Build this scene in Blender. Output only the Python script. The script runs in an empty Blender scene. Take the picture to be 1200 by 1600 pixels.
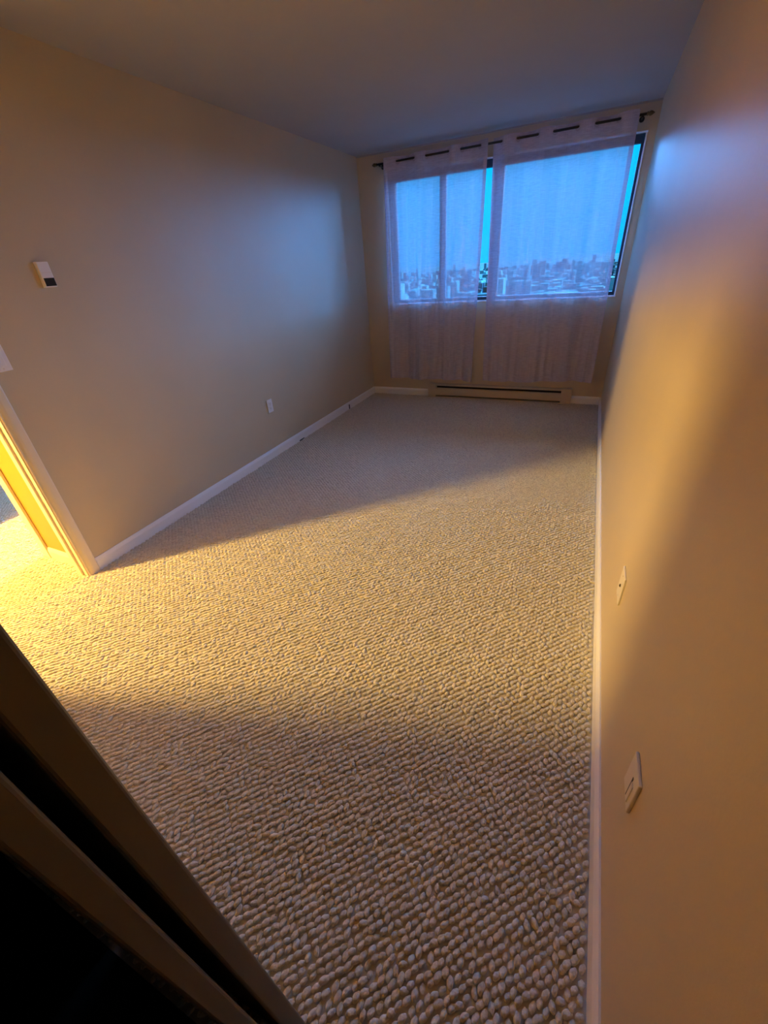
import bpy, bmesh, math, random
from mathutils import Matrix, Vector

random.seed(4)
S = bpy.context.scene
C = S.collection

# ------------------------------------------------------------------ camera
W, L, H = 2.7295, 4.975, 2.44            # room width, length, height
cam_data = bpy.data.cameras.new('camera')
cam = bpy.data.objects.new('camera', cam_data)
C.objects.link(cam)
cam_data.sensor_fit = 'HORIZONTAL'
cam_data.sensor_width = 36.0
cam_data.lens = 638.96 / 1200 * 36.0
cam_data.clip_start = 0.02
cam_data.clip_end = 6000
cam.matrix_world = (Matrix.Translation((2.470, 0, 1.4742)) @ Matrix.Rotation(0.460768, 4, 'Z')
                    @ Matrix.Rotation(1.026617, 4, 'X') @ Matrix.Rotation(-0.0780350, 4, 'Z'))
S.camera = cam

# ------------------------------------------------------------------ world: dusk sky
world = bpy.data.worlds.new('dusk_sky')
S.world = world
world.use_nodes = True
nt = world.node_tree
nt.nodes.clear()
wo = nt.nodes.new('ShaderNodeOutputWorld')
bg = nt.nodes.new('ShaderNodeBackground')
tc = nt.nodes.new('ShaderNodeTexCoord')
sp = nt.nodes.new('ShaderNodeSeparateXYZ')
cr = nt.nodes.new('ShaderNodeValToRGB')
cr.color_ramp.elements[0].position = 0.0
cr.color_ramp.elements[0].color = (0.0, 0.52, 1.5, 1)
cr.color_ramp.elements[1].position = 0.9
cr.color_ramp.elements[1].color = (0.0, 0.45, 1.4, 1)
e = cr.color_ramp.elements.new(0.12)
e.color = (0.0, 0.57, 1.5, 1)
nt.links.new(tc.outputs['Generated'], sp.inputs[0])
nt.links.new(sp.outputs['Z'], cr.inputs[0])
nt.links.new(cr.outputs[0], bg.inputs[0])
nt.links.new(bg.outputs[0], wo.inputs[0])
bg.inputs[1].default_value = 1.15

# last daylight: a very broad, soft blue sky glow entering through the windows
sun_data = bpy.data.lights.new('dusk_daylight', 'SUN')
sun_data.energy = 76.0
sun_data.angle = math.radians(100)
sun_data.color = (0.11, 0.38, 1.0)
sun = bpy.data.objects.new('dusk_daylight', sun_data)
C.objects.link(sun)
sun.rotation_euler = Vector((-0.62, -1.0, -1.05)).to_track_quat('-Z', 'Y').to_euler()

# lamp power (the hall fixture built below uses it)
LAMP_STRENGTH = 2250.0
LAMP_COLOR = (1.0, 0.66, 0.19, 1)

S.view_settings.view_transform = 'Standard'
S.view_settings.look = 'None'
S.view_settings.exposure = 0.0
S.view_settings.gamma = 1.0
S.view_settings.use_curve_mapping = False
S.cycles.use_denoising = True
S.cycles.max_bounces = 14
S.cycles.diffuse_bounces = 8
S.cycles.transparent_max_bounces = 16
S.cycles.sample_clamp_indirect = 6.0

# ------------------------------------------------------------------ materials
def new_mat(name):
    m = bpy.data.materials.new(name)
    m.use_nodes = True
    n = m.node_tree.nodes
    return m, n, m.node_tree.links, n['Principled BSDF']

def noise(n, l, scale, detail=4, vec=None, rough=0.6):
    t = n.new('ShaderNodeTexNoise')
    t.inputs['Scale'].default_value = scale
    t.inputs['Detail'].default_value = detail
    t.inputs['Roughness'].default_value = rough
    if vec is not None:
        l.new(vec, t.inputs['Vector'])
    return t

def object_coords(n, l, scale=(1, 1, 1), rot=(0, 0, 0)):
    g = n.new('ShaderNodeNewGeometry')
    mp = n.new('ShaderNodeMapping')
    mp.inputs['Scale'].default_value = scale
    mp.inputs['Rotation'].default_value = rot
    l.new(g.outputs['Position'], mp.inputs[0])
    return mp.outputs[0]

def painted(name, col, rough=0.6, var=0.04, bump=0.06, scale=120, patch=1.3, spec=0.4):
    m, n, l, b = new_mat(name)
    v = object_coords(n, l)
    big = noise(n, l, patch, 3, v)
    r = n.new('ShaderNodeValToRGB')
    r.color_ramp.elements[0].position = 0.3
    r.color_ramp.elements[1].position = 0.7
    r.color_ramp.elements[0].color = tuple(c * (1 - var) for c in col) + (1,)
    r.color_ramp.elements[1].color = tuple(min(1, c * (1 + var)) for c in col) + (1,)
    l.new(big.outputs['Fac'], r.inputs[0])
    l.new(r.outputs[0], b.inputs['Base Color'])
    b.inputs['Roughness'].default_value = rough
    b.inputs['Specular IOR Level'].default_value = spec
    fine = noise(n, l, scale, 5, v)
    bp = n.new('ShaderNodeBump')
    bp.inputs['Strength'].default_value = bump
    bp.inputs['Distance'].default_value = 0.004
    l.new(fine.outputs['Fac'], bp.inputs['Height'])
    l.new(bp.outputs[0], b.inputs['Normal'])
    return m

M = {}
M['wall'] = painted('tan_wall_paint', (0.56, 0.46, 0.31), rough=0.42, bump=0.10, scale=90, spec=0.5)
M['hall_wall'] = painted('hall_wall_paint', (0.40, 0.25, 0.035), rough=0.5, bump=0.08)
M['ceiling'] = painted('ceiling_paint', (0.40, 0.38, 0.36), rough=0.8, bump=0.12, scale=160)
M['trim'] = painted('white_trim_paint', (0.84, 0.83, 0.81), rough=0.35, bump=0.03)
M['casing'] = painted('door_casing_paint', (0.74, 0.66, 0.52), rough=0.38, bump=0.03)
M['plastic'] = painted('cream_plastic', (0.70, 0.64, 0.55), rough=0.4, bump=0.0)
M['white_plastic'] = painted('white_plastic', (0.78, 0.76, 0.74), rough=0.4, bump=0.0)
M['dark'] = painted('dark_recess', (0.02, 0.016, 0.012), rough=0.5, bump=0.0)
M['display'] = painted('dark_display', (0.016, 0.012, 0.008), rough=0.3, bump=0.0)
M['heater'] = painted('almond_enamel', (0.54, 0.44, 0.31), rough=0.38, bump=0.02)
M['fin'] = painted('heater_fin_metal', (0.07, 0.045, 0.035), rough=0.45, bump=0.0)
M['window_metal'] = painted('dark_window_frame', (0.035, 0.04, 0.05), rough=0.7, bump=0.02)
M['rod'] = painted('dark_bronze', (0.03, 0.022, 0.018), rough=0.35, bump=0.0)
M['brass'] = painted('aged_brass', (0.16, 0.11, 0.05), rough=0.35, bump=0.0)
M['brass'].node_tree.nodes['Principled BSDF'].inputs['Metallic'].default_value = 0.7
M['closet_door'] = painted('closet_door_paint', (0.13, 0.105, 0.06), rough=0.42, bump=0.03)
M['closet'] = painted('closet_shade_paint', (0.012, 0.010, 0.008), rough=0.9, bump=0.05)  # near-black colour stands in for the shade inside the closet
M['subfloor'] = painted('carpet_backing', (0.54, 0.49, 0.42), rough=0.95, bump=0.2, scale=200)
M['bulb_base'] = painted('lamp_canopy_white', (0.75, 0.72, 0.66), rough=0.4, bump=0.0)

# carpet loops: undyed wool, a little different from loop to loop
m, n, l, b = new_mat('berber_wool')
v = object_coords(n, l)
pn = noise(n, l, 150, 3, v)
pb = noise(n, l, 0.9, 4, v)
info = n.new('ShaderNodeObjectInfo')
mix = n.new('ShaderNodeMath'); mix.operation = 'ADD'
l.new(pn.outputs['Fac'], mix.inputs[0])
mul = n.new('ShaderNodeMath'); mul.operation = 'MULTIPLY'; mul.inputs[1].default_value = 0.12
l.new(info.outputs['Random'], mul.inputs[0])
l.new(mul.outputs[0], mix.inputs[1])
r = n.new('ShaderNodeValToRGB')
r.color_ramp.elements[0].position = 0.35
r.color_ramp.elements[0].color = (0.56, 0.505, 0.40, 1)
r.color_ramp.elements[1].position = 0.80
r.color_ramp.elements[1].color = (0.80, 0.73, 0.59, 1)
l.new(mix.outputs[0], r.inputs[0])
l.new(r.outputs[0], b.inputs['Base Color'])
b.inputs['Roughness'].default_value = 0.9
b.inputs['Specular IOR Level'].default_value = 0.15
b.inputs['Sheen Weight'].default_value = 0.15
yarn = noise(n, l, 700, 3, v)
bp = n.new('ShaderNodeBump'); bp.inputs['Strength'].default_value = 0.5; bp.inputs['Distance'].default_value = 0.002
l.new(yarn.outputs['Fac'], bp.inputs['Height']); l.new(bp.outputs[0], b.inputs['Normal'])
M['carpet'] = m

# window glass: thin pane, mostly transparent with a glossy film
m, n, l, b = new_mat('window_glass')
n.remove(b)
out = n['Material Output']
tr = n.new('ShaderNodeBsdfTransparent'); tr.inputs[0].default_value = (0.97, 0.985, 0.98, 1)
gl = n.new('ShaderNodeBsdfGlossy'); gl.inputs['Roughness'].default_value = 0.02
fr = n.new('ShaderNodeFresnel'); fr.inputs[0].default_value = 1.45
mx = n.new('ShaderNodeMixShader')
l.new(fr.outputs[0], mx.inputs[0]); l.new(tr.outputs[0], mx.inputs[1]); l.new(gl.outputs[0], mx.inputs[2])
l.new(mx.outputs[0], out.inputs[0])
M['glass'] = m

# sheer curtain voile with horizontal slubs
def sheer(name, open_lo, open_hi, col):
    m, n, l, b = new_mat(name)
    n.remove(b)
    out = n['Material Output']
    v = object_coords(n, l, scale=(16, 16, 190))
    s1 = noise(n, l, 1.0, 4, v, 0.55)
    v2 = object_coords(n, l, scale=(260, 260, 4))
    s2 = noise(n, l, 1.0, 2, v2, 0.5)
    ad = n.new('ShaderNodeMath'); ad.operation = 'MULTIPLY_ADD'; ad.inputs[1].default_value = 0.35
    l.new(s2.outputs['Fac'], ad.inputs[0]); l.new(s1.outputs['Fac'], ad.inputs[2])
    mr = n.new('ShaderNodeMapRange')
    mr.inputs['From Min'].default_value = 0.48; mr.inputs['From Max'].default_value = 0.88
    mr.inputs['To Min'].default_value = open_hi; mr.inputs['To Max'].default_value = open_lo
    l.new(ad.outputs[0], mr.inputs['Value'])
    df = n.new('ShaderNodeBsdfDiffuse'); df.inputs[0].default_value = col
    tl = n.new('ShaderNodeBsdfTranslucent'); tl.inputs[0].default_value = col
    ds = n.new('ShaderNodeMixShader'); ds.inputs[0].default_value = 0.13
    l.new(df.outputs[0], ds.inputs[1]); l.new(tl.outputs[0], ds.inputs[2])
    tr = n.new('ShaderNodeBsdfTransparent')
    mx = n.new('ShaderNodeMixShader')
    l.new(mr.outputs[0], mx.inputs[0]); l.new(ds.outputs[0], mx.inputs[1]); l.new(tr.outputs[0], mx.inputs[2])
    l.new(mx.outputs[0], out.inputs[0])
    return m
M['voile'] = sheer('sheer_voile', 0.27, 0.47, (0.66, 0.60, 0.72, 1))
M['hem'] = sheer('sheer_voile_hem', 0.18, 0.30, (0.72, 0.68, 0.80, 1))

# lamp glass
m, n, l, b = new_mat('lit_opal_glass')
b.inputs['Base Color'].default_value = (0.9, 0.85, 0.7, 1)
b.inputs['Emission Color'].default_value = LAMP_COLOR
b.inputs['Emission Strength'].default_value = LAMP_STRENGTH
M['opal'] = m

# city ground and buildings
def city_mat(name, c0, c1, sc):
    m, n, l, b = new_mat(name)
    v = object_coords(n, l)
    vo = n.new('ShaderNodeTexVoronoi'); vo.inputs['Scale'].default_value = sc
    l.new(v, vo.inputs['Vector'])
    r = n.new('ShaderNodeValToRGB')
    r.color_ramp.elements[0].position = 0.2; r.color_ramp.elements[0].color = c0
    r.color_ramp.elements[1].position = 0.8; r.color_ramp.elements[1].color = c1
    sx = n.new('ShaderNodeSeparateColor')
    l.new(vo.outputs['Color'], sx.inputs[0]); l.new(sx.outputs[0], r.inputs[0])
    l.new(r.outputs[0], b.inputs['Base Color'])
    b.inputs['Roughness'].default_value = 0.95
    b.inputs['Specular IOR Level'].default_value = 0.0
    return m
M['city_ground'] = city_mat('city_ground', (0.012, 0.035, 0.035, 1), (0.07, 0.14, 0.12, 1), 0.05)
M['building'] = city_mat('far_facades', (0.015, 0.04, 0.04, 1), (0.13, 0.26, 0.22, 1), 0.02)

# ------------------------------------------------------------------ mesh helpers
def box(bm, x0, x1, y0, y1, z0, z1):
    vs = [bm.verts.new(p) for p in ((x0, y0, z0), (x1, y0, z0), (x1, y1, z0), (x0, y1, z0),
                                    (x0, y0, z1), (x1, y0, z1), (x1, y1, z1), (x0, y1, z1))]
    for f in ((0, 3, 2, 1), (4, 5, 6, 7), (0, 1, 5, 4), (1, 2, 6, 5), (2, 3, 7, 6), (3, 0, 4, 7)):
        bm.faces.new([vs[i] for i in f])

def bevel_box(bm, x0, x1, y0, y1, z0, z1, r=0.002, seg=2):
    t = bmesh.new()
    box(t, x0, x1, y0, y1, z0, z1)
    bmesh.ops.bevel(t, geom=t.edges[:], offset=r, segments=seg, profile=0.5, affect='EDGES')
    me = bpy.data.meshes.new('t'); t.to_mesh(me); t.free()
    bm.from_mesh(me); bpy.data.meshes.remove(me)

def prism(bm, pts, a0, a1, axis):
    """2D outline swept along an axis; pts are the two other coordinates in xyz order."""
    def P(p, a):
        if axis == 'z': return (p[0], p[1], a)
        if axis == 'y': return (p[0], a, p[1])
        return (a, p[0], p[1])
    A = [bm.verts.new(P(p, a0)) for p in pts]
    B = [bm.verts.new(P(p, a1)) for p in pts]
    k = len(pts)
    bm.faces.new(A); bm.faces.new(B[::-1])
    for i in range(k):
        bm.faces.new((A[i], B[i], B[(i + 1) % k], A[(i + 1) % k]))

def cyl(bm, c, r, length, axis='z', seg=16, r2=None):
    rot = {'z': Matrix(), 'x': Matrix.Rotation(math.pi / 2, 4, 'Y'), 'y': Matrix.Rotation(math.pi / 2, 4, 'X')}[axis]
    bmesh.ops.create_cone(bm, cap_ends=True, segments=seg, radius1=r, radius2=r if r2 is None else r2,
                          depth=length, matrix=Matrix.Translation(c) @ rot)

def obj(name, bm, mat, parent=None, smooth=False, **props):
    bmesh.ops.recalc_face_normals(bm, faces=bm.faces[:])
    me = bpy.data.meshes.new(name)
    bm.to_mesh(me); bm.free()
    me.materials.append(M[mat])
    if smooth:
        for p in me.polygons: p.use_smooth = True
    o = bpy.data.objects.new(name, me)
    C.objects.link(o)
    if parent is not None:
        o.parent = parent
        o.matrix_parent_inverse = Matrix.Translation(-parent.location)
    for k, v in props.items(): o[k] = v
    return o

def thing(name, label, cat, loc, **props):
    o = bpy.data.objects.new(name, None)
    C.objects.link(o)
    o.location = loc
    o.empty_display_size = 0.1
    if label: o['label'] = label
    if cat: o['category'] = cat
    for k, v in props.items(): o[k] = v
    return o

def boxes(name, lst, mat, parent=None, bev=0, **props):
    bm = bmesh.new()
    for b_ in lst:
        if bev: bevel_box(bm, *b_, r=bev)
        else: box(bm, *b_)
    return obj(name, bm, mat, parent, **props)

ST = dict(kind='structure')
XL, YN = -2.30, -1.20                     # hall limits

# ------------------------------------------------------------------ room shell
boxes('floor', [(XL - .1, W + .1, YN - .1, L + .15, -.12, 0)], 'subfloor', label='floor under the beige berber carpet', **ST)
boxes('ceiling', [(XL - .1, W + .1, YN - .1, L + .15, H, H + .12)], 'ceiling', label='plain painted ceiling', **ST)
boxes('wall_right', [(W, W + .1, -.75, L, 0, H)], 'wall', label='tan wall on the right, lit by the window and the hall lamp', **ST)
# left wall with the doorway to the hall
DY0, DY1, DZ = .10, .98, 2.05
boxes('wall_left', [(-.10, 0, DY1, L, 0, H), (-.10, 0, YN, DY0, 0, H), (-.10, 0, DY0, DY1, DZ, H)], 'wall',
      label='tan wall on the left with a doorway to the hall', **ST)
# window wall (this room's window and the next room's)
WX0, WX1, WZ0, WZ1 = .345, 2.655, 1.068, 2.248
R2X0, R2X1 = -2.2, -.2
R2Z0 = .15
boxes('wall_far', [(-.10, WX0, L, L + .15, 0, H), (WX1, W + .1, L, L + .15, 0, H),
                   (WX0, WX1, L, L + .15, 0, WZ0), (WX0, WX1, L, L + .15, WZ1, H)], 'wall',
      label='tan window wall at the far end', **ST)
boxes('wall_far_next_room', [(XL - .1, R2X0, L, L + .15, 0, H), (R2X1, -.10, L, L + .15, 0, H),
                   (R2X0, R2X1, L, L + .15, 0, R2Z0), (R2X0, R2X1, L, L + .15, WZ1, H)], 'wall', **ST)
boxes('wall_near', [(0, 1.60, -.020, .075, 0, H), (1.60, W, -.020, .075, 2.06, H)], 'wall',
      label='closet front wall beside the camera', **ST)
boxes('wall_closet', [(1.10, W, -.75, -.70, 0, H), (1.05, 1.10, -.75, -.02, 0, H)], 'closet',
      label='inside walls of the closet, their shade put into the colour', **ST)
boxes('floor_closet', [(1.10, W, -.70, -.04, -.002, .004)], 'closet', label='closet floor slab coloured near-black as shade', **ST)  # added slab, its near-black colour gives the closet floor its shade
# hall shell
HY = 1.010
HX0, HX1 = -1.31, -.48
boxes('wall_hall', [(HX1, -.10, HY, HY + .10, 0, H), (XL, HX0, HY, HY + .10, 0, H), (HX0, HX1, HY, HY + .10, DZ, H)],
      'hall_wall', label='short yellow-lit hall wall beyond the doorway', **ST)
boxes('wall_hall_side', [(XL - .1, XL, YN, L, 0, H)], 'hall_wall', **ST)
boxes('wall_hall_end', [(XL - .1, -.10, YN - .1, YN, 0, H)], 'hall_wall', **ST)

# ------------------------------------------------------------------ carpet (loops on a diagonal lattice)
pts = []
e1, e2 = Vector((.0140, .0155)), Vector((.0140, -.0118))
for i in range(-420, 620):
    for j in range(-420, 420):
        p = e1 * i + e2 * j
        x, y = p.x, p.y
        if 0.004 < x < W - .018 and -.03 < y < L - .02:
            if x < 1.08 and y < .08: continue
            if y < -.05 and x < 1.12: continue
        elif XL + .02 < x < 0.004 and YN + .02 < y < L - .02:
            if x > -.11 and not (.12 < y < .96): continue
            if HY - .01 < y < HY + .11 and not (HX0 + .02 < x < HX1 - .02): continue
            if y > 2.6: continue
        else:
            continue
        pts.append((x + random.gauss(0, .0016), y + random.gauss(0, .0016), random.uniform(-.0014, .0008)))
me = bpy.data.meshes.new('carpet')
me.from_pydata(pts, [], [])
at = me.attributes.new('rot', 'FLOAT_VECTOR', 'POINT')
flat = []
for _ in pts:
    flat += [random.gauss(0, .10), random.gauss(.16, .10), math.radians(66) + random.gauss(0, .30)]
at.data.foreach_set('vector', flat)
at2 = me.attributes.new('size', 'FLOAT_VECTOR', 'POINT')
flat = []
for _ in pts:
    q = random.uniform(.86, 1.12)
    flat += [q * random.uniform(.9, 1.1), q, q * random.uniform(.8, 1.2)]
at2.data.foreach_set('vector', flat)
me.materials.append(M['carpet'])
carpet = bpy.data.objects.new('carpet', me)
C.objects.link(carpet)
carpet['kind'] = 'stuff'
carpet['category'] = 'carpet'
carpet['label'] = 'beige berber loop-pile carpet covering the whole floor'
ng = bpy.data.node_groups.new('carpet_loops', 'GeometryNodeTree')
ng.interface.new_socket('Geometry', in_out='INPUT', socket_type='NodeSocketGeometry')
ng.interface.new_socket('Geometry', in_out='OUTPUT', socket_type='NodeSocketGeometry')
N = ng.nodes
gi, go = N.new('NodeGroupInput'), N.new('NodeGroupOutput')
ico = N.new('GeometryNodeMeshIcoSphere'); ico.inputs['Radius'].default_value = 1.0; ico.inputs['Subdivisions'].default_value = 3
tf = N.new('GeometryNodeTransform'); tf.inputs['Scale'].default_value = (.0124, .0074, .0050)
tf.inputs['Translation'].default_value = (0, 0, .0022)
ss = N.new('GeometryNodeSetShadeSmooth')
sp_ = N.new('GeometryNodeSetPosition')
nz = N.new('ShaderNodeTexNoise'); nz.inputs['Scale'].default_value = 170; nz.inputs['Detail'].default_value = 2
vm = N.new('ShaderNodeVectorMath'); vm.operation = 'SUBTRACT'; vm.inputs[1].default_value = (.5, .5, .5)
vs_ = N.new('ShaderNodeVectorMath'); vs_.operation = 'SCALE'; vs_.inputs['Scale'].default_value = .006
sm = N.new('GeometryNodeSetMaterial'); sm.inputs['Material'].default_value = M['carpet']
ip = N.new('GeometryNodeInstanceOnPoints')
a1 = N.new('GeometryNodeInputNamedAttribute'); a1.data_type = 'FLOAT_VECTOR'; a1.inputs['Name'].default_value = 'rot'
a2 = N.new('GeometryNodeInputNamedAttribute'); a2.data_type = 'FLOAT_VECTOR'; a2.inputs['Name'].default_value = 'size'
er = N.new('FunctionNodeEulerToRotation')
K = ng.links.new
K(ico.outputs['Mesh'], tf.inputs['Geometry']); K(nz.outputs['Color'], vm.inputs[0]); K(vm.outputs[0], vs_.inputs[0]); K(vs_.outputs[0], sp_.inputs['Offset'])
K(tf.outputs[0], sp_.inputs['Geometry']); K(sp_.outputs[0], ss.inputs[0]); K(ss.outputs[0], sm.inputs[0])
K(gi.outputs[0], ip.inputs['Points']); K(sm.outputs[0], ip.inputs['Instance'])
K(a1.outputs['Attribute'], er.inputs[0]); K(er.outputs[0], ip.inputs['Rotation']); K(a2.outputs['Attribute'], ip.inputs['Scale'])
K(ip.outputs[0], go.inputs[0])
md = carpet.modifiers.new('loops', 'NODES'); md.node_group = ng

# ------------------------------------------------------------------ baseboards
BH, BT = .085, .014
prof = [(0, 0), (BT, 0), (BT, BH - .022), (BT - .004, BH - .010), (BT - .009, BH), (0, BH)]   # (out from wall, z)
def baseboard(name, axis, a0, a1, wall, sgn, mat='trim', parent=None, **pr):
    bm = bmesh.new()
    if axis == 'y': prism(bm, [(wall + sgn * d, z) for d, z in prof], a0, a1, 'y')
    else: prism(bm, [(wall + sgn * d, z) for d, z in prof], a0, a1, 'x')
    return obj(name, bm, mat, parent, **pr)
bl = baseboard('baseboard_left', 'y', 1.031, L, 0, 1, kind='structure', label='white baseboard along the left wall')
baseboard('baseboard_right', 'y', .08, L, W, -1, kind='structure', label='white baseboard along the right wall')
bf = thing('baseboard_far', 'white baseboard on the window wall, interrupted by the heater', None, (W / 2, L, 0), **ST)
baseboard('board', 'x', BT, .782, L, -1, parent=bf)
baseboard('board', 'x', 2.432, W - BT, L, -1, parent=bf)
baseboard('baseboard_hall', 'x', HX1 + .062, -.115, HY, -1, 'casing', kind='structure', label='baseboard on the short hall wall')
# two small dark nicks at the carpet edge of the left baseboard
bm = bmesh.new(); bevel_box(bm, BT - .001, BT + .004, 4.225, 4.243, .008, .062, .0015); obj('nick', bm, 'dark', bl, label='small dark mark')
bm = bmesh.new(); bevel_box(bm, BT - .001, BT + .004, 3.17, 3.25, .004, .016, .0015); obj('nick', bm, 'dark', bl, label='small dark mark')

# thin cream bead where the ceiling meets the window wall
boxes('trim_1', [(0, W, L - .006, L, H - .012, H)], 'ceiling', label='thin bead between ceiling and window wall', **ST)

# ------------------------------------------------------------------ door_1: cased opening to the hall
d1 = thing('door_1', 'cream cased doorway to the lit hall at left', None, (0, .57, 0), **ST)
JY0, JY1, JZ = .12, .960, 2.03
# jamb (lining) with a door stop
boxes('jamb', [(-.102, .002, JY1, DY1, 0, JZ)], 'casing', d1, bev=.0015)
boxes('jamb', [(-.102, .002, DY0, JY0, 0, JZ)], 'casing', d1, bev=.0015)
boxes('jamb', [(-.102, .002, DY0, DY1, JZ, DZ)], 'casing', d1, bev=.0015)
boxes('door_stop', [(-.070, -.034, JY1 - .011, JY1 + .001, 0, JZ)], 'casing', d1, bev=.003)
boxes('door_stop', [(-.070, -.034, JY0 - .001, JY0 + .011, 0, JZ)], 'casing', d1, bev=.003)
boxes('door_stop', [(-.070, -.034, JY0 + .011, JY1 - .011, JZ - .011, JZ + .001)], 'casing', d1, bev=.003)
def casing_profile(sgn):
    # (x out from wall, y from the inner edge outwards)
    o_ = [(0, 0), (.008, 0), (.011, .003), (.011, .006), (.0085, .009), (.0105, .012), (.014, .020), (.016, .032),
          (.016, .058), (.013, .064), (0, .064)]
    return o_
bm = bmesh.new(); prism(bm, [(x, JY1 + .006 + y) for x, y in casing_profile(1)], 0, JZ + .07, 'z'); obj('casing', bm, 'casing', d1)
bm = bmesh.new(); prism(bm, [(x, JY0 - .006 - y) for x, y in casing_profile(1)], 0, JZ + .07, 'z'); obj('casing', bm, 'casing', d1)
boxes('casing', [(0, .016, JY0 - .005, JY1 + .005, JZ + .006, JZ + .07)], 'casing', d1, bev=.002)
boxes('casing', [(-.115, -.101, JY0 - .068, JY0 - .006, 0, JZ + .07)], 'casing', d1, bev=.002)
boxes('casing', [(-.115, -.101, JY1 + .006, HY - .001, 0, JZ + .07)], 'casing', d1, bev=.002)
# ------------------------------------------------------------------ door_2: opening from the hall to the next room
d2 = thing('door_2', 'second doorway beyond the hall, its room grey and dim', None, (-.9, HY, 0), **ST)
boxes('jamb', [(HX1 - .02, HX1, HY - .002, HY + .102, 0, JZ)], 'casing', d2, bev=.0015)
boxes('jamb', [(HX0, HX0 + .02, HY - .002, HY + .102, 0, JZ)], 'casing', d2, bev=.0015)
boxes('casing', [(HX1 - .014, HX1 + .050, HY - .016, HY - .0005, 0, JZ + .06)], 'casing', d2, bev=.003)
boxes('casing', [(HX0 - .050, HX0 + .014, HY - .016, HY - .0005, 0, JZ + .06)], 'casing', d2, bev=.003)
boxes('casing', [(HX0 + .014, HX1 - .014, HY - .016, HY - .0005, JZ, JZ + .06)], 'casing', d2, bev=.003)

# ------------------------------------------------------------------ sliding closet doors beside the camera (seen edge-on)
def slide_door(name, y0, y1, x1, tilt, label):
    dr = thing(name, label, None, (x1 - .27, (y0 + y1) / 2, 0), **ST)
    bm = bmesh.new()
    bevel_box(bm, x1 - .54, x1, y0, y1, .006, 2.04, r=.004, seg=3)
    for v_ in bm.verts: v_.co.y += (v_.co.z - .3) * tilt
    obj('door_slab', bm, 'closet_door', dr, smooth=False)
    bm = bmesh.new()
    cyl(bm, (x1 - .10, y1 + .001 + .6 * tilt, .95), .022, .004, 'y', 20)
    obj('finger_pull', bm, 'rod', dr)
    return dr
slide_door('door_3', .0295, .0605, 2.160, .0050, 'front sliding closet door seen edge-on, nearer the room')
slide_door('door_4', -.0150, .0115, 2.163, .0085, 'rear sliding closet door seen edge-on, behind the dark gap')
boxes('trim_2', [(1.60, W, -.035, .07, 2.045, 2.06)], 'closet_door', label='closet door track header', **ST)

# ------------------------------------------------------------------ window
w1 = thing('window_1', 'wide dark-framed three-pane window behind sheer curtains', None, ((WX0 + WX1) / 2, L, WZ0), **ST)
FY0, FY1 = L + .030, L + .085
gx = [(WX0 + .062, .893), (.958, 1.432), (1.528, WX1 - .020)]
gz0, gz1 = WZ0 + .030, WZ1 - .058
boxes('frame_head', [(WX0, WX1, FY0, FY1, gz1, WZ1)], 'window_metal', w1)
boxes('frame_sill', [(WX0, WX1, FY0, FY1, WZ0, gz0)], 'window_metal', w1)
boxes('frame_stile', [(WX0, gx[0][0], FY0, FY1, gz0, gz1)], 'window_metal', w1)
boxes('frame_stile', [(gx[2][1], WX1, FY0, FY1, gz0, gz1)], 'window_metal', w1)
boxes('mullion', [(gx[0][1], gx[1][0], FY0, FY1, gz0, gz1)], 'window_metal', w1, bev=.003)
boxes('mullion', [(gx[1][1], gx[2][0], FY0, FY1, gz0, gz1)], 'window_metal', w1, bev=.003)
for a, b_ in gx:
    boxes('pane', [(a, b_, L + .052, L + .058, gz0, gz1)], 'glass', w1)
for nm, bb in (('trim_edge', (WX0 - .014, WX1 + .014, L - .012, L + .03, WZ1, WZ1 + .012)),
               ('sill_edge', (WX0 - .014, WX1 + .014, L - .010, L + .03, WZ0 - .014, WZ0)),
               ('trim_edge', (WX0 - .012, WX0, L - .008, L + .03, WZ0, WZ1)),
               ('trim_edge', (WX1, WX1 + .012, L - .008, L + .03, WZ0, WZ1))):
    boxes(nm, [bb], 'trim', w1, bev=.002)
w2 = thing('window_2', 'window of the next room', None, ((R2X0 + R2X1) / 2, L, R2Z0), **ST)
boxes('frame_head', [(R2X0, R2X1, FY0, FY1, gz1, WZ1)], 'window_metal', w2)
boxes('frame_sill', [(R2X0, R2X1, FY0, FY1, R2Z0, R2Z0 + .03)], 'window_metal', w2)
boxes('mullion', [(-1.23, -1.17, FY0, FY1, R2Z0 + .03, gz1)], 'window_metal', w2)
boxes('pane', [(R2X0, -1.23, L + .052, L + .058, R2Z0 + .03, gz1)], 'glass', w2)
boxes('pane', [(-1.17, R2X1, L + .052, L + .058, R2Z0 + .03, gz1)], 'glass', w2)

# ------------------------------------------------------------------ curtain rod
RY, RZ = L - .088, 2.336
rod = thing('curtain_rod', 'dark thin curtain rod above the window with pointed ends', 'curtain rod', (1.44, RY, RZ))
bm = bmesh.new(); cyl(bm, (1.45, RY, RZ + .004), .0095, 2.36, 'x', 14)
for v_ in bm.verts: v_.co.z += (v_.co.x - 1.45) * .006
obj('pole', bm, 'rod', rod, smooth=True)
for s_, x_ in ((-1, .27), (1, 2.63)):
    bm = bmesh.new()
    zz = RZ + .004 + (x_ - 1.45) * .006
    segs = [(0, .0095), (.004, .014), (.010, .014), (.014, .009), (.020, .015), (.030, .017), (.042, .012), (.056, .003)]
    rings = []
    for d, rr in segs:
        rings.append([bm.verts.new((x_ + s_ * d, RY + rr * math.cos(t * math.pi / 6), zz + rr * math.sin(t * math.pi / 6))) for t in range(12)])
    for a, b_ in zip(rings, rings[1:]):
        for t in range(12): bm.faces.new((a[t], a[(t + 1) % 12], b_[(t + 1) % 12], b_[t]))
    bm.faces.new(rings[0]); bm.faces.new(rings[-1][::-1])
    obj('finial', bm, 'brass', rod, smooth=True, label='pointed brass finial')
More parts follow.
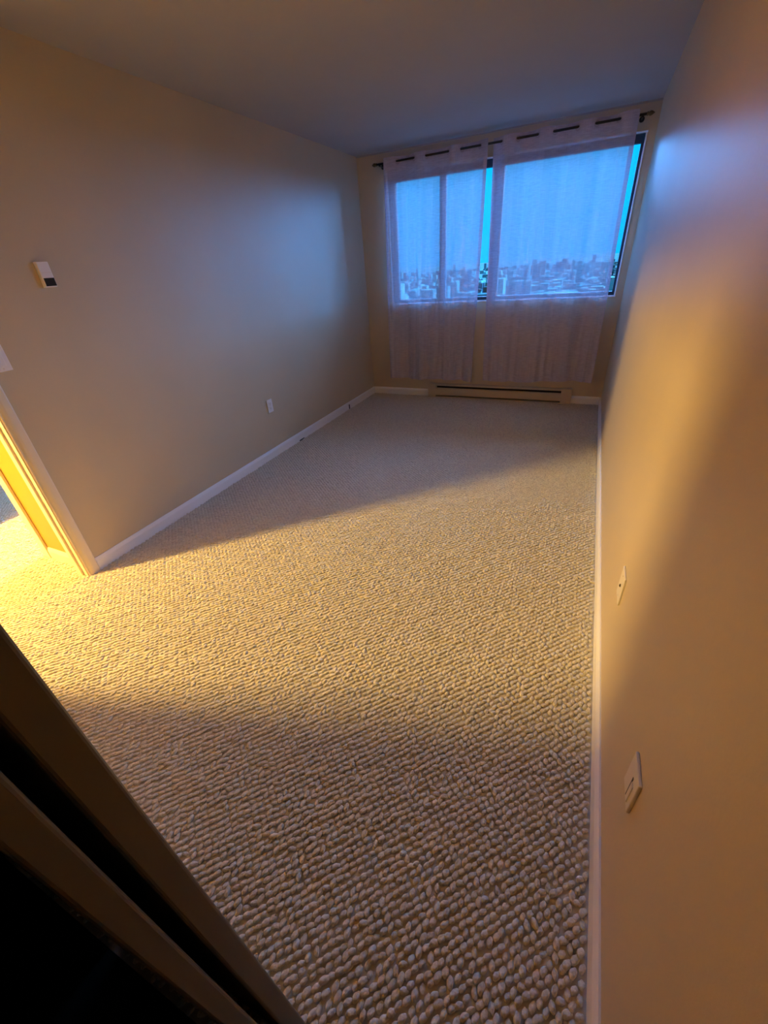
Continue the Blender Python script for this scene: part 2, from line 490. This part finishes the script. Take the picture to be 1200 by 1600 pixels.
for x_ in (.30, 2.645 - .04):
    zz = RZ + .004 + (x_ - 1.45) * .006
    bm = bmesh.new()
    cyl(bm, (x_, (RY + L) / 2, zz - .014), .005, L - RY, 'y', 10)
    cyl(bm, (x_, L - .003, zz - .014), .020, .006, 'y', 16)
    bevel_box(bm, x_ - .006, x_ + .006, RY - .012, RY + .012, zz - .020, zz - .008, .001)
    obj('bracket', bm, 'rod', rod)

# ------------------------------------------------------------------ sheer curtain panels
def curtain(name, label, xl_top, xr_top, xl_bot, xr_bot, zb_l, zb_r, cross, first, seed):
    """cross: places where the cloth changes side of the rod; first: +1 cloth starts behind the rod (towards the wall)."""
    rg = random.Random(seed)
    ph = [rg.uniform(0, 6.28) for _ in range(6)]
    def rail(x):                                  # offset from the rod at the header
        c_ = cross
        k = 0
        while k < len(c_) and x > c_[k]: k += 1
        lo = c_[k - 1] if k > 0 else c_[0] - (c_[1] - c_[0])
        hi = c_[k] if k < len(c_) else c_[-1] + (c_[-1] - c_[-2])
        s_ = first if k % 2 == 0 else -first
        return s_ * math.sin(math.pi * (x - lo) / (hi - lo))
    NU, NV = 220, 110
    top = RZ + .040
    cu = thing(name, label, 'curtain', ((xl_top + xr_top) / 2, RY, zb_l))
    def pos(u, v):
        xt = xl_top + (xr_top - xl_top) * u
        zt = top + (xt - 1.45) * .006
        zb = zb_l + (zb_r - zb_l) * u + .006 * math.sin(u * 9 + ph[0])
        z = zt + (zb - zt) * v
        bow = math.sin(math.pi * min(1, v * 1.15)) * .006
        x = xt + ((xl_bot + (xr_bot - xl_bot) * u) - xt) * (v ** 1.1)
        x += .012 * v * math.sin(u * 17 + ph[1]) + .006 * math.sin(v * 5 + u * 11 + ph[2]) * v
        r0 = rail(xt)
        amp = .034 * (1 - .05 * v)
        y = RY + amp * r0
        y += (.25 + .75 * v) * ((.012 * math.sin(u * 24 + ph[3] + .8 * v) + .013 * math.sin(u * 47 + ph[4] + 1.1 * math.sin(v * 2.2))) + .0022 * math.sin(u * 121 + ph[5] + .9 * v))
        y += bow
        y = min(y + .006 * v, L - .024)
        return (x, y, z)
    bm = bmesh.new()
    g = [[bm.verts.new(pos(i / NU, j / NV)) for i in range(NU + 1)] for j in range(NV + 1)]
    for j in range(NV):
        for i in range(NU): bm.faces.new((g[j][i], g[j][i + 1], g[j + 1][i + 1], g[j + 1][i]))
    obj('sheer_panel', bm, 'voile', cu, smooth=True)
    # hems: a second layer of cloth along sides and bottom, header band on top
    def strip(nm, u0, u1, v0, v1, off, nu, nv):
        bm = bmesh.new()
        g = []
        for j in range(nv + 1):
            row = []
            for i in range(nu + 1):
                x, y, z = pos(u0 + (u1 - u0) * i / nu, v0 + (v1 - v0) * j / nv)
                row.append(bm.verts.new((x, y + off, z)))
            g.append(row)
        for j in range(nv):
            for i in range(nu): bm.faces.new((g[j][i], g[j][i + 1], g[j + 1][i + 1], g[j + 1][i]))
        obj(nm, bm, 'hem', cu, smooth=True)
    strip('side_hem', .0, .030, .0, 1.0, .0022, 6, 90)
    strip('side_hem', .970, 1.0, .0, 1.0, .0022, 6, 90)
    strip('bottom_hem', .03, .97, .965, 1.0, .0022, 180, 4)
    strip('header_band', .03, .97, 0, .040, .0022, 180, 5)
    # metal grommets where the rod threads the cloth
    for x in cross:
        u = (x - xl_top) / (xr_top - xl_top)
        if not 0.01 < u < .99: continue
        v = .040 / (top - zb_l)
        p0 = Vector(pos(u - .006, v)); p1 = Vector(pos(u + .006, v)); c0 = Vector(pos(u, v))
        d = (p1 - p0).normalized(); nrm = d.cross(Vector((0, 0, 1))).normalized()
        bm = bmesh.new()
        rings = []
        for t in range(20):
            a = t * math.tau / 20
            rad = d * math.cos(a) + Vector((0, 0, 1)) * math.sin(a)
            ring = []
            for q in range(6):
                bq = q * math.tau / 6
                ring.append(bm.verts.new(c0 + rad * (.019 + .0028 * math.cos(bq)) + nrm * (.0028 * math.sin(bq))))
            rings.append(ring)
        for t in range(20):
            a_, b2 = rings[t], rings[(t + 1) % 20]
            for q in range(6): bm.faces.new((a_[q], a_[(q + 1) % 6], b2[(q + 1) % 6], b2[q]))
        obj('grommet', bm, 'hem_metal', cu, smooth=True)
    return cu
M['hem_metal'] = painted('pewter_grommet', (0.30, 0.27, 0.30), rough=0.4, bump=0.0)
curtain('sheer_curtain', 'left sheer lavender-white curtain panel hanging over the two narrow window panes',
        .350, 1.392, .300, 1.318, .228, .222, [.496, .671, .799, 1.011, 1.147, 1.313], -1, 3)
curtain('sheer_curtain', 'right sheer lavender-white curtain panel hanging over the wide window pane',
        1.428, 2.580, 1.455, 2.622, .222, .262, [1.508, 1.651, 1.816, 1.953, 2.133, 2.276, 2.439], 1, 8)

# ------------------------------------------------------------------ baseboard heater
HX_0, HX_1 = .782, 2.432
hy = L - .068
ht = thing('baseboard_heater', 'long almond electric baseboard heater under the window curtains', 'heater', ((HX_0 + HX_1) / 2, L - .035, 0))
bm = bmesh.new(); prism(bm, [(L - .001, .012), (L - .006, .012), (L - .006, .150), (hy + .006, .158), (hy, .154), (hy, .149), (hy - .001, .149), (hy - .001, .156),
                             (hy + .006, .164), (L - .001, .166)], HX_0, HX_1, 'x'); obj('back_and_hood', bm, 'heater', ht)
for a, b_ in ((HX_0, HX_0 + .098), (HX_1 - .108, HX_1)):
    boxes('end_cap', [(a, b_, hy - .003, L - .001, .010, .168)], 'heater', ht, bev=.003)
bm = bmesh.new(); prism(bm, [(hy + .002, .036), (hy - .003, .040), (hy - .004, .112), (hy + .010, .124), (hy + .012, .122), (hy, .110), (hy + .003, .042)],
                        HX_0 + .096, HX_1 - .106, 'x'); obj('front_panel', bm, 'heater', ht)
boxes('bottom_lip', [(HX_0 + .096, HX_1 - .106, hy - .002, L - .002, .008, .018)], 'heater', ht, bev=.002)
fin0 = None
bm = bmesh.new()
x_ = HX_0 + .11
while x_ < HX_1 - .12:
    box(bm, x_, x_ + .0012, hy + .018, L - .012, .040, .112); x_ += .009
cyl(bm, ((HX_0 + HX_1) / 2, L - .034, .075), .006, HX_1 - HX_0 - .2, 'x', 10)
obj('heating_fins', bm, 'fin', ht, kind='stuff', label='dark heating fins inside the slot')
boxes('slot_shade_sheet', [(HX_0 + .098, HX_1 - .108, L - .0100, L - .0065, .02, .149)], 'dark', ht, label='dark sheet coloured as the shade inside the slot')  # dark sheet behind the fins paints the slot's inner shade

# ------------------------------------------------------------------ wall devices
def screw(parent, c, axis_x_sign):
    bm = bmesh.new(); cyl(bm, c, .0032, .0016, 'x', 12); obj('screw', bm, 'plastic', parent)

def plate(bm, xw, s_, y0, y1, z0, z1, t=.006):
    a, b_ = sorted((xw, xw + s_ * t))
    bevel_box(bm, a, b_, y0, y1, z0, z1, .0022, 2)

# thermostat, left wall
th = thing('thermostat', 'small white wall thermostat with a dark lower display on the left wall', 'thermostat', (0, 1.441, 1.485))
ty0, ty1, tz0, tz1 = 1.412, 1.472, 1.487, 1.592
boxes('back_plate', [(0, .005, ty0 - .002, ty1 + .002, tz0 - .002, tz1 + .002)], 'white_plastic', th, bev=.0015)
bm = bmesh.new(); prism(bm, [(.005, ty0), (.013, ty0 + .002), (.015, ty0 + .005), (.015, ty1 - .005), (.013, ty1 - .001), (.005, ty1)], tz0, tz1, 'z')
obj('housing', bm, 'white_plastic', th)
boxes('display', [(.0145, .0160, ty0 + .007, ty1 - .003, tz0 + .003, tz0 + .038)], 'display', th, bev=.0006, label='dark lower display')
boxes('ridge', [(.0145, .0156, ty0 + .008, ty1 - .006, tz0 + .060, tz0 + .0615)], 'plastic', th)

# light switch beside the doorway, left wall (partly in frame)
sw = thing('light_switch', 'white light switch plate beside the doorway casing on the left wall', 'light switch', (0, 1.080, 1.16))
bm = bmesh.new(); plate(bm, 0, 1, 1.043, 1.115, 1.160, 1.275); obj('cover_plate', bm, 'white_plastic', sw)
bm = bmesh.new(); bevel_box(bm, .0055, .009, 1.062, 1.096, 1.185, 1.250, .0015); obj('rocker', bm, 'white_plastic', sw)
for z_ in (1.172, 1.263): screw(sw, (.0065, 1.079, z_), 1)

def duplex(xw, s_, yc, zc, name, label, w=.068, h=.113):
    ot = thing(name, label, 'outlet', (xw, yc, zc - h / 2))
    bm = bmesh.new(); plate(bm, xw, s_, yc - w / 2, yc + w / 2, zc - h / 2, zc + h / 2); obj('cover_plate', bm, 'white_plastic', ot)
    for dz in (-.0195, .0195):
        bm = bmesh.new()
        a, b_ = sorted((xw + s_ * .005, xw + s_ * .0085))
        bevel_box(bm, a, b_, yc - .0165, yc + .0165, zc + dz - .0135, zc + dz + .0135, .002)
        f = obj('receptacle', bm, 'white_plastic', ot)
        bm = bmesh.new()
        a, b_ = sorted((xw + s_ * .0080, xw + s_ * .0088))
        box(bm, a, b_, yc - .0075, yc - .0055, zc + dz - .002, zc + dz + .006)
        box(bm, a, b_, yc + .0055, yc + .0075, zc + dz - .002, zc + dz + .006)
        cyl(bm, ((a + b_) / 2, yc, zc + dz - .0075), .0024, .0008, 'x', 10)
        obj('slots', bm, 'dark', f)
    screw(ot, (xw + s_ * .0065, yc, zc), s_)
    return ot
duplex(0, 1, 2.855, .460, 'power_outlet', 'white power outlet low on the left wall')

# right wall: coax plate (far) and phone/decor plate (near)
cx = thing('cable_outlet', 'cream cable outlet plate with a centre socket, farther one on the right wall', 'outlet', (W, 1.322, .385))
bm = bmesh.new(); plate(bm, W, -1, 1.280, 1.364, .388, .505); obj('cover_plate', bm, 'plastic', cx)
bm = bmesh.new(); cyl(bm, (W - .0065, 1.322, .446), .0060, .003, 'x', 6); cyl(bm, (W - .0085, 1.322, .446), .0040, .003, 'x', 12)
obj('cable_socket', bm, 'brass', cx)
for z_ in (.402, .490): screw(cx, (W - .0065, 1.322, z_), -1)
ph_ = thing('phone_outlet', 'cream wall plate with a slotted lower insert, nearer one on the right wall', 'outlet', (W, .628, .388))
bm = bmesh.new(); plate(bm, W, -1, .588, .668, .388, .503, .0075); obj('cover_plate', bm, 'plastic', ph_)
bm = bmesh.new(); bevel_box(bm, W - .0095, W - .007, .6060, .6200, .398, .462, .001); obj('insert', bm, 'plastic', ph_)
boxes('slot', [(W - .0082, W - .0072, .6200, .6260, .396, .470)], 'dark', ph_, label='dark slot beside the insert')

# ------------------------------------------------------------------ hall ceiling light (outside the frame, lights the doorway)
lx, ly, lz = -1.3, -0.3, 2.34
lt = thing('ceiling_light', 'round opal flush ceiling light in the hall beyond the doorway', 'ceiling light', (lx, ly, H))
bm = bmesh.new(); cyl(bm, (lx, ly, H - .0175), .085, .035, 'z', 32); obj('canopy', bm, 'bulb_base', lt)
bm = bmesh.new()
bmesh.ops.create_uvsphere(bm, u_segments=24, v_segments=12, radius=1.0, matrix=Matrix.Translation((lx, ly, H - .115)) @ Matrix.Diagonal((.105, .105, .095, 1)))
bmesh.ops.delete(bm, geom=[v_ for v_ in bm.verts if v_.co.z > H - .038], context='VERTS')
obj('shade', bm, 'opal', lt, smooth=True)

# ------------------------------------------------------------------ the view: city far below
GZ = -60
boxes('ground', [(-3000, 3000, L + 8, 5000, GZ - 1, GZ)], 'city_ground', label='distant ground below the window', **ST)
bm = bmesh.new()
rg = random.Random(11)
for k in range(3500):
    y = 160 + 2200 * rg.random() ** 1.5
    x = 1.4 + (rg.random() - .5) * 1.3 * (y + 60)
    w_ = rg.uniform(7, 20); d_ = rg.uniform(7, 20)
    h_ = rg.uniform(4, 13) if rg.random() < .95 else rg.uniform(16, 40)
    box(bm, x - w_ / 2, x + w_ / 2, y, y + d_, GZ, GZ + h_)
obj('city_buildings', bm, 'building', kind='stuff', category='buildings', label='distant low city buildings seen through the window at dusk')
